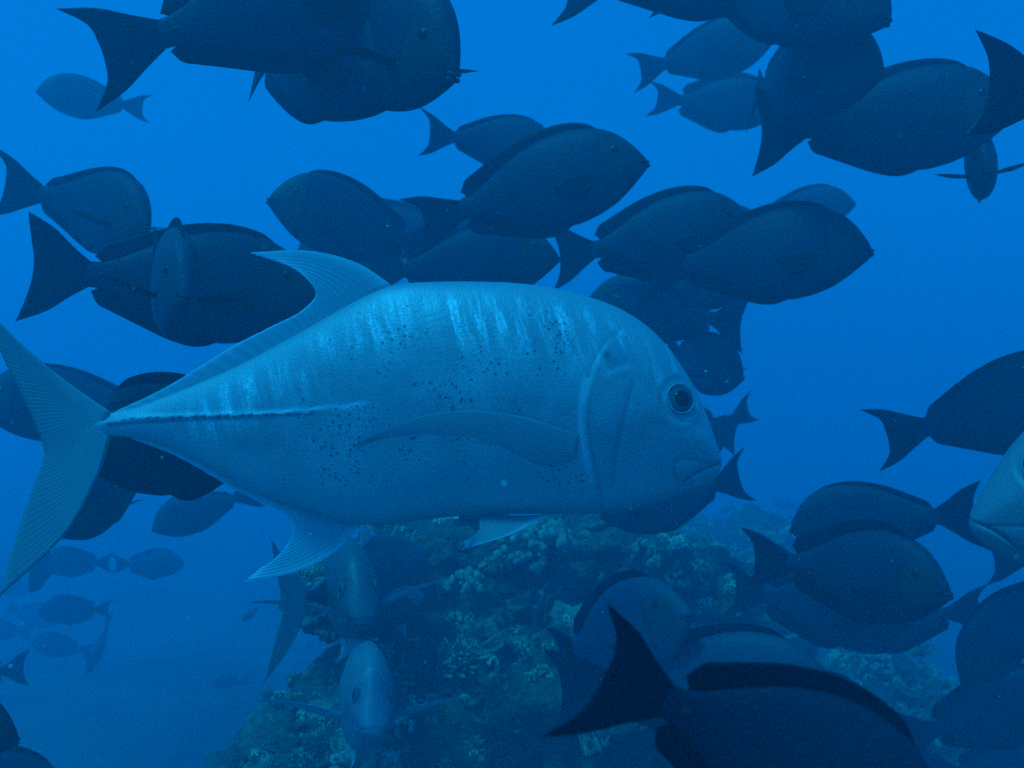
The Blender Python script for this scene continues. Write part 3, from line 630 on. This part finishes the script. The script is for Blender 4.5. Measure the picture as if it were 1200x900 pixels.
def build_trevally():
    root = bpy.data.objects.new('trevally', None); COL.objects.link(root); root.empty_display_size = .1
    obj('body', trevally_body(), root)
    db = [(463,337),(440,348),(415,360),(394,371),(380,379),(366,387),(342,400),(300,421),(250,445),(200,465),(150,482)]
    de = [(294,297),(312,303),(342,314),(362,329),(371,346),(352,366),(318,383),(275,405),(228,434),(185,459),(133,483)]
    bw = [(12,-18),(8,-14),(4,-8),(0,-4),(0,0),(0,0),(0,0),(0,0),(0,0),(0,0),(0,0)]
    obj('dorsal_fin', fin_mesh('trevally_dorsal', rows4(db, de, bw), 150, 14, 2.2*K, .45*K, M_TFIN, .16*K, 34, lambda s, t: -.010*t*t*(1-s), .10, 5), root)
    ab = [(426,612),(405,607),(388,603),(372,598),(358,595),(340,589),(315,580),(280,564),(220,530),(165,511)]
    ae = [(290,680),(304,667),(325,652),(339,635),(345,617),(330,600),(303,587),(268,569),(208,535),(152,513)]
    bw = [(14,14),(10,9),(6,5),(2,1),(0,0),(0,0),(0,0),(0,0),(0,0),(0,0)]
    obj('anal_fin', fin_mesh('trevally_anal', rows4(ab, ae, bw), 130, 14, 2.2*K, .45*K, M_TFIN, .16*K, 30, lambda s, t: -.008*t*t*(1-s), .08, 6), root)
    t0 = [(130,484),(127,489),(124,494),(122,499),(122,504),(124,508),(128,512)]
    t1 = [(78,448),(85,466),(95,484),(101,500),(103,514),(108,535),(112,560)]
    t2 = [(22,404),(44,438),(66,474),(77,507),(82,530),(78,572),(70,630)]
    t3 = [(-34,350),(-4,420),(22,472),(42,520),(41,545),(20,603),(-10,704)]
    obj('tail_fin', fin_mesh('trevally_tail', [prow(t) for t in (t0, t1, t2, t3)], 90, 26, 6*K, .5*K, M_TTAIL, .10*K, 30, lambda s, t: .02*t*t, .015, 7), root)
    # tail keel ridge over the root of the fin
    up = [(674,506),(650,498),(620,488),(580,481),(540,480),(500,486),(460,499),(424,518)]
    lo = [(669,534),(652,541),(622,537),(588,522),(552,511),(506,508),(464,511),(424,519)]
    for sg in (-1, 1):
        rws = []
        for f in (0, .25, .5, .75, 1):
            pts = [(a[0]*(1-f) + b[0]*f, a[1]*(1-f) + b[1]*f) for a, b in zip(up, lo)]
            y = [(flank(p[0], p[1]) + (1.5 - 2.1*f)*min(1, .25 + i*.35) + .4*math.sin(math.pi*f))*sg for i, p in enumerate(pts)]
            rws.append(prow(pts, y))
        o3 = loc3(672, 520, flank(672, 520)*sg)
        me = fin_mesh('trevally_pectoral', [np.array([r[i] - o3 for r in rws]) for i in range(8)], 26, 60, 0.7*K, .25*K, M_TPEC, .03*K, 12, None, 0, 8)
        obj('pectoral_fin', me, root, Vector(o3))
        pb = [(640,600),(615,601),(590,601),(562,601)]; pe = [(545,631),(546,630),(548,628),(552,621)]
        y0 = 24*sg; y1 = 78*sg
        R = [prow(pb, y0), prow([(a[0]*.5 + b[0]*.5 + 6, a[1]*.5 + b[1]*.5 + 3) for a, b in zip(pb, pe)], (y0 + y1)/2), prow(pe, y1)]
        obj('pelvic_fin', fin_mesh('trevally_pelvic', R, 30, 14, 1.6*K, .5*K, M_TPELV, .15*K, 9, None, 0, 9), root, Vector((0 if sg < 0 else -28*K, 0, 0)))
        ey = obj('eye', ball('trevally_eye', 16*K, M_IRIS, .34, 4), root, Vector(loc3(789, 467, (flank(789, 467) - .2)*sg)))
        ey.rotation_euler = (math.radians(13*sg), 0, math.radians(-14*sg)); obj('pupil', ball('trevally_pupil', 9.5*K, M_PUPIL, .36, 3), ey, Vector((1.2*K, sg*3.6*K, 0)))
        V = []; F = []; n, m_ = 40, 8
        for i in range(n):
            a = 2*math.pi*i/n
            for j in range(m_):
                b = 2*math.pi*j/m_; rr = 16.2 + 1.2*math.cos(b); V.append((rr*math.cos(a)*K, (1.0*math.sin(b) + 3.4)*K*sg, rr*1.05*math.sin(a)*K))
        for i in range(n):
            for j in range(m_): F.append((i*m_ + j, ((i+1) % n)*m_ + j, ((i+1) % n)*m_ + (j+1) % m_, i*m_ + (j+1) % m_))
        obj('rim', mesh_from('trevally_eye_rim', V, F, M_RIM), ey)
        # bony scutes along the rear lateral line
        sv = [(-5, 0, 0), (4.5, 0, 3.2), (4.5, 0, -3.2), (0, 2.2, 0), (4.5, 1.5, 0)]
        SM = [mesh_from('trevally_scute', [(x*K, y*K*sg, z*K) for x, y, z in sv], [(0, 3, 1), (0, 2, 3), (1, 3, 4), (2, 4, 3), (0, 1, 2), (1, 4, 2)], mm, False) for mm in (M_SCUTE, M_SCUTE2)]
        for i in range(27):
            q = 132 + i*9.4; lv = 488 + (q - 220)*(-.035) + max(0, 160 - q)*.16
            o = obj('scute', SM[1 if i % 3 == 1 else 0], root, Vector(loc3(q, lv, (float(flank(q, lv)) + 1.4*min(1, (400 - q)/120) - .4)*sg))); s_ = .5 + .45*math.sin(math.pi*(i + 1)/29); o.scale = (1, s_, s_)
    return root

TREV = build_trevally()
tag(TREV, 'large silvery speckled trevally swimming right across the middle of the picture', 'trevally', 'silver trevallies')
TREV.matrix_world = Matrix.Translation(P(UC, VC, TD))
def place_trevally(center, D, direction, yaw, roll, scale, label, spread=0, shade=1.0, at_snout=False):
    r = copy_tree(TREV); tag(r, label, 'trevally', 'silver trevallies')
    R = frame((center[0] + direction[0], center[1] + direction[1]), center, yaw, roll, D)
    c = P(center[0], center[1], D)
    if at_snout: c = c - R @ Vector(((843 - UC)*K*scale, 0, -(535 - VC)*K*scale))
    r.matrix_world = Matrix.Translation(c) @ R.to_4x4() @ Matrix.Diagonal((scale, scale, scale, 1))
    for ch in r.children_recursive: ch.color = (shade, shade, shade, 1)  # darker skin tint stands in for the shade on that fish
    if spread:
        for ch in r.children:
            if ch.name.startswith('pectoral_fin'):
                sg = 1 if ch.location.y > 0 else -1; ch.rotation_euler = (math.radians(-50*sg), math.radians(6), -sg*math.radians(spread))
    return r
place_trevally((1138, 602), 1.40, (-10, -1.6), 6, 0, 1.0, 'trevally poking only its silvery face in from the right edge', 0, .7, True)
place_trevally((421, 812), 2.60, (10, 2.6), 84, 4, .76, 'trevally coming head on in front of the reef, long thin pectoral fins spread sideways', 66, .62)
place_trevally((402, 686), 2.85, (10, 2.4), 83, -3, .80, 'shade-tinted trevally coming head on, just above the head on one with spread pectoral fins', 60, .30)
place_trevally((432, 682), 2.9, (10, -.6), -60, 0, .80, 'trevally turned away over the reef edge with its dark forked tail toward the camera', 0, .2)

# ------------------------------------------------------------------ reef
BLOBS = [  # u, v, D, rx, ry, rz
 (415,700,4.0,.27,.36,.16),(440,790,4.15,.20,.30,.34),(318,905,3.9,.20,.30,.24),(480,900,3.9,.55,.5,.36),
 (560,760,4.4,.52,.6,.42),(600,655,4.5,.30,.40,.13),(500,650,4.7,.35,.5,.20),(650,840,4.1,.62,.55,.36),
 (700,650,4.9,.45,.5,.20),(770,690,5.0,.50,.5,.24),(840,715,7.2,.85,.8,.42),(880,880,5.8,.90,.7,.45),
 (1060,870,5.9,.55,.6,.40),(640,960,4.2,1.3,.8,.35),(1000,980,5.8,1.1,.8,.5),(340,1010,4.2,.45,.5,.3),
 (890,665,9.5,1.1,1.0,.42),(620,1165,4.5,1.7,1.1,.95),(1000,1130,6.0,1.5,1.0,.9),
]
reefV = []; reefT = []; off = 0; SURF = []
RS = .82
BLOBS = [(u, v, D*RS, a*RS, b*RS, c*RS) for u, v, D, a, b, c in BLOBS]
for bi, (u, v, D, rx, ry, rz) in enumerate(BLOBS):
    c = P(u, v, D); V0, T0 = ICO[5]; r = np.array([rx, ry, rz]); W = np.empty_like(V0)
    for i, p in enumerate(V0):
        q = Vector(p*r) + c
        d = .42*noise.fractal(q*2.6, .9, 2.1, 3) + .25*noise.fractal(q*9.0 + Vector((3, 1, 7)), .8, 2.1, 3)
        W[i] = np.array(c) + p*r*(1 + d)
    reefV.append(W); reefT.append(T0 + off); off += len(W)
    e1 = W[T0[:, 1]] - W[T0[:, 0]]; e2 = W[T0[:, 2]] - W[T0[:, 0]]; nn = np.cross(e1, e2); ln = np.linalg.norm(nn, axis=1); nn /= ln[:, None]
    SURF.append((W[T0].mean(1), nn, ln/2, np.full(len(T0), bi)))
reefV = np.vstack(reefV); reefT = np.vstack(reefT)
tag(obj('reef', mesh_fast('reef', reefV, reefT, M_ROCK)), None, None, kind='structure')

def knob_cluster(seed, n, spread, kr):
    r = np.random.default_rng(seed); Vs = []; Ts = []; o = 0; V0, T0 = ICO[1]
    for i in range(n):
        a = r.uniform(0, 2*math.pi); d = math.sqrt(r.uniform(0, 1))*spread; h = (1 - (d/spread)**2)*spread*.7 + r.normal(0, .04)
        k = kr*r.uniform(.6, 1.3); S = np.array([k*r.uniform(.8, 1.2), k*r.uniform(.8, 1.2), k*r.uniform(.9, 1.6)])
        Vs.append(V0*S*(1 + r.normal(0, .09, (len(V0), 1))) + np.array([d*math.cos(a), d*math.sin(a), h])); Ts.append(T0 + o); o += len(V0)
    return np.vstack(Vs), np.vstack(Ts)
def bush(seed, n):
    r = np.random.default_rng(seed); Vs = []; Ts = []; o = 0; m = 5
    for i in range(n):
        th = abs(r.normal(0, .62)); a = r.uniform(0, 2*math.pi); dirv = np.array([math.sin(th)*math.cos(a), math.sin(th)*math.sin(a), math.cos(th)])
        b = np.array([r.normal(0, .22), r.normal(0, .22), -.1]); L = r.uniform(.55, 1.1); rad = r.uniform(.06, .10)
        x = np.cross(dirv, [0, 0, 1.0001]); x = x/np.linalg.norm(x) if np.linalg.norm(x) > 1e-3 else np.array([1., 0, 0]); y = np.cross(dirv, x); ring = []
        for f, rr in ((0, 1), (.55, .85), (.9, .7), (1.0, .3)):
            bend_ = np.array([0, 0, .12*f*f])
            for j in range(m):
                q = 2*math.pi*j/m; ring.append(b + dirv*L*f + bend_ + (x*math.cos(q) + y*math.sin(q))*rad*rr*r.uniform(.85, 1.15))
        t = []
        for s in range(3):
            for j in range(m):
                k = (j+1) % m; t += [(s*m + j, s*m + k, (s+1)*m + k), (s*m + j, (s+1)*m + k, (s+1)*m + j)]
        t += [(3*m, 3*m + j, 3*m + j + 1) for j in range(1, m - 1)]
        Vs.append(np.array(ring)); Ts.append(np.array(t) + o); o += 4*m
    return np.vstack(Vs), np.vstack(Ts)
def lump(seed):
    r = np.random.default_rng(seed); V0, T0 = ICO[3]; V = V0.copy(); s = Vector((seed*3.1, 7, 1))
    for i, p in enumerate(V0): V[i] = p*(1 + .28*noise.fractal(Vector(p)*2.2 + s, .9, 2, 3)) * np.array([1, 1, .7])
    return V, T0
def plate(seed):
    r = np.random.default_rng(seed); n, m = 18, 5; V = []; T = []
    for side in (1, -1):
        for i in range(m):
            for j in range(n):
                a = 2*math.pi*j/n; rr = (i/(m - 1))*(1 + .16*math.sin(3*a + seed) + .10*math.sin(7*a)); V.append((rr*math.cos(a), rr*math.sin(a), .28*rr*rr + (.05 if side > 0 else -.04 - .25*(1 - rr)) + r.normal(0, .025)))
    for i in range(m - 1):
        for j in range(n):
            k = (j+1) % n; a, b, c, d = i*n+j, i*n+k, (i+1)*n+k, (i+1)*n+j
            T += [(a, d, c), (a, c, b)]; o = m*n; T += [(o+a, o+c, o+d), (o+a, o+b, o+c)]
    for j in range(n):
        k = (j+1) % n; a, b = (m-1)*n+j, (m-1)*n+k; o = m*n; T += [(a, o+a, o+b), (a, o+b, b)]
    return np.array(V), np.array(T)
KINDS_ = [knob_cluster(1, 34, 1, .20), knob_cluster(2, 40, 1, .17), knob_cluster(3, 26, 1, .24), bush(4, 34), bush(5, 26), bush(6, 40), plate(7), lump(8)]
cen = np.vstack([s[0] for s in SURF]); nor = np.vstack([s[1] for s in SURF]); area = np.concatenate([s[2] for s in SURF]); own = np.concatenate([s[3] for s in SURF])
wgt = area*np.clip(nor[:, 2]*.9 + .35, .02, 1)*np.clip(-nor[:, 1]*.6 + .55, .05, 1)
for i, p in enumerate(cen):                                       # patches of dense and sparse growth
    wgt[i] *= max(.16, .5 + 1.3*noise.noise(Vector(p)*2.4))
for bi, (u, v, D, rx, ry, rz) in enumerate(BLOBS):                # nothing inside a neighbouring rock
    c = np.array(P(u, v, D)); q = (((cen - c)/np.array([rx, ry, rz]))**2).sum(1); wgt[(own != bi) & (q < .72)] = 0
vpx = 450 - cen[:, 2]/cen[:, 1]*FPX; wgt[(vpx > 960) | (vpx < 560)] = 0
pick = rng.choice(len(cen), 7000, False, wgt/wgt.sum())
acc = [[[], [], 0] for _ in M_COR]
for k in pick:
    kind = rng.choice(len(KINDS_), p=[.22, .22, .13, .13, .11, .12, .07, 0]); V0, T0 = KINDS_[kind]
    size = rng.uniform(.012, .036) * (2.4 if kind >= 6 else 1); up = Vector(nor[k]).lerp(Vector((0, 0, 1)), .45).normalized()
    R = np.array(up.to_track_quat('Z', 'Y').to_matrix()) @ np.array(Matrix.Rotation(rng.uniform(0, 6.28), 3, 'Z'))
    top = nor[k][2]; mi = rng.choice(3, p=[.48, .40, .12] if top > .35 else [.10, .48, .42])
    if kind == 6: mi = 1 + int(mi > 0)
    a = acc[mi]; a[0].append((V0*size) @ R.T + cen[k] - nor[k]*size*.2); a[1].append(T0 + a[2]); a[2] += len(V0)
for (Vs, Ts, _), mm, nm in zip(acc, M_COR, ('pale', 'olive', 'brown')):
    tag(obj('coral_cover', mesh_fast('coral_' + nm, np.vstack(Vs), np.vstack(Ts), mm)), '%s coral growth crusting the reef rock' % nm, 'coral', kind='stuff')

# distinct coral colonies one can point to
COLONIES = [
 ((650,632),4.35,.085,2,0,'pale knobbly coral at the upper end of the bright reef ridge'),
 ((600,655),4.3,.08,0,0,'pale knobbly coral in the middle of the bright reef ridge'),
 ((548,680),4.25,.075,1,0,'pale knobbly coral at the lower end of the bright reef ridge'),
 ((448,690),3.8,.075,3,0,'bright bushy coral beside the cheek of the dimmer head on trevally'),
 ((460,640),4.2,.08,4,0,'bushy coral under the belly of the big trevally, left top of the reef'),
 ((372,705),3.8,.06,1,0,'knobbly coral on the overhanging left ledge of the reef'),
 ((390,740),3.85,.07,0,1,'olive knobbly coral under the left ledge of the reef'),
 ((530,782),3.85,.085,5,0,'pale bushy coral in the middle of the reef face'),
 ((480,800),3.75,.075,3,0,'pale bushy coral right of the lower head on trevally'),
 ((640,720),4.05,.085,4,1,'olive bushy coral left of the pale surgeonfish with the yellowish eye patch'),
 ((762,645),4.7,.07,1,0,'bright knobbly coral above the eye of the yellowish faced surgeonfish'),
 ((300,862),3.8,.09,7,1,'smooth olive coral lump on the low mound at left'),
 ((440,893),3.6,.085,2,0,'pale knobbly coral below the chin of the lower head on trevally'),
 ((1030,775),4.2,.07,0,0,'pale knobbly coral showing in the gap between surgeonfish at lower right'),
 ((1078,765),4.3,.065,5,0,'pale bushy coral on the lower right reef next to a gap of blue water'),
 ((695,880),3.8,.075,3,0,'bushy coral under the raised tail of the nearest surgeonfish'),
]
cmesh = {}
for (u, v), D, size, kd, mi, label in COLONIES:
    if (kd, mi) not in cmesh: cmesh[(kd, mi)] = mesh_fast('coral_colony', KINDS_[kd][0], KINDS_[kd][1], M_COR[mi])
    # seat it on the reef surface met by the view line at that spot
    d = np.array(P(u, v, 1.0)); tt = cen @ d/(d @ d); perp = np.linalg.norm(cen - tt[:, None]*d, axis=1); near = np.where(perp < .035)[0]
    if len(near): k = near[np.argmin(tt[near])]; pos = Vector(cen[k]); nrm = Vector(nor[k])
    else: pos = P(u, v, D); nrm = Vector((0, -.5, 1))
    o = obj('coral_colony', cmesh[(kd, mi)], None, pos); o.scale = (size*RS*1.35,)*3
    o.rotation_mode = 'QUATERNION'; o.rotation_quaternion = nrm.lerp(Vector((0, 0, 1)), .5).normalized().to_track_quat('Z', 'Y')
    tag(o, label, 'coral', 'coral colonies on the reef')

# small reef fish near the bottom
SMALL = [((284,728),(298,716),.10,'tiny dark reef fish hovering in open water left of the reef'),((247,800),(282,799),.22,'faint small fish low in open water left of the reef'),
         ((221,858),(233,853),.09,'tiny fish near the seabed at lower left'),((842,600),(858,596),.14,'tiny faint fish over the far reef slope, left one'),
         ((905,590),(934,594),.32,'faint distant fish right of the far reef slope, behind a larger one'),((868,612),(882,610),.13,'tiny faint fish over the far reef slope, right one'),
         ((850,618),(838,622),.11,'tiny faint fish low over the far reef slope')]
for sn, tb, s, lb in SMALL:
    r = add_surgeon(sn, tb, 0, s, lb, group='small fish near the reef', cat='reef fish', deep=.8); r.name = 'reef_fish'

# drifting specks in the water
Vs = []; Ts = []; o_ = 0; V0, T0 = ICO[1]
for i in range(750):
    D = rng.uniform(.5, 3.2); p = P(rng.uniform(-100, 1300), rng.uniform(-100, 1000), D); r = abs(rng.normal(0, .0004)) + .00025
    Vs.append(V0*r*rng.uniform(.6, 1.4, 3) + np.array(p)); Ts.append(T0 + o_); o_ += len(V0)
tag(obj('marine_snow', mesh_fast('marine_snow', np.vstack(Vs), np.vstack(Ts), M_SNOW)), 'pale specks drifting in the water', 'specks', kind='stuff')
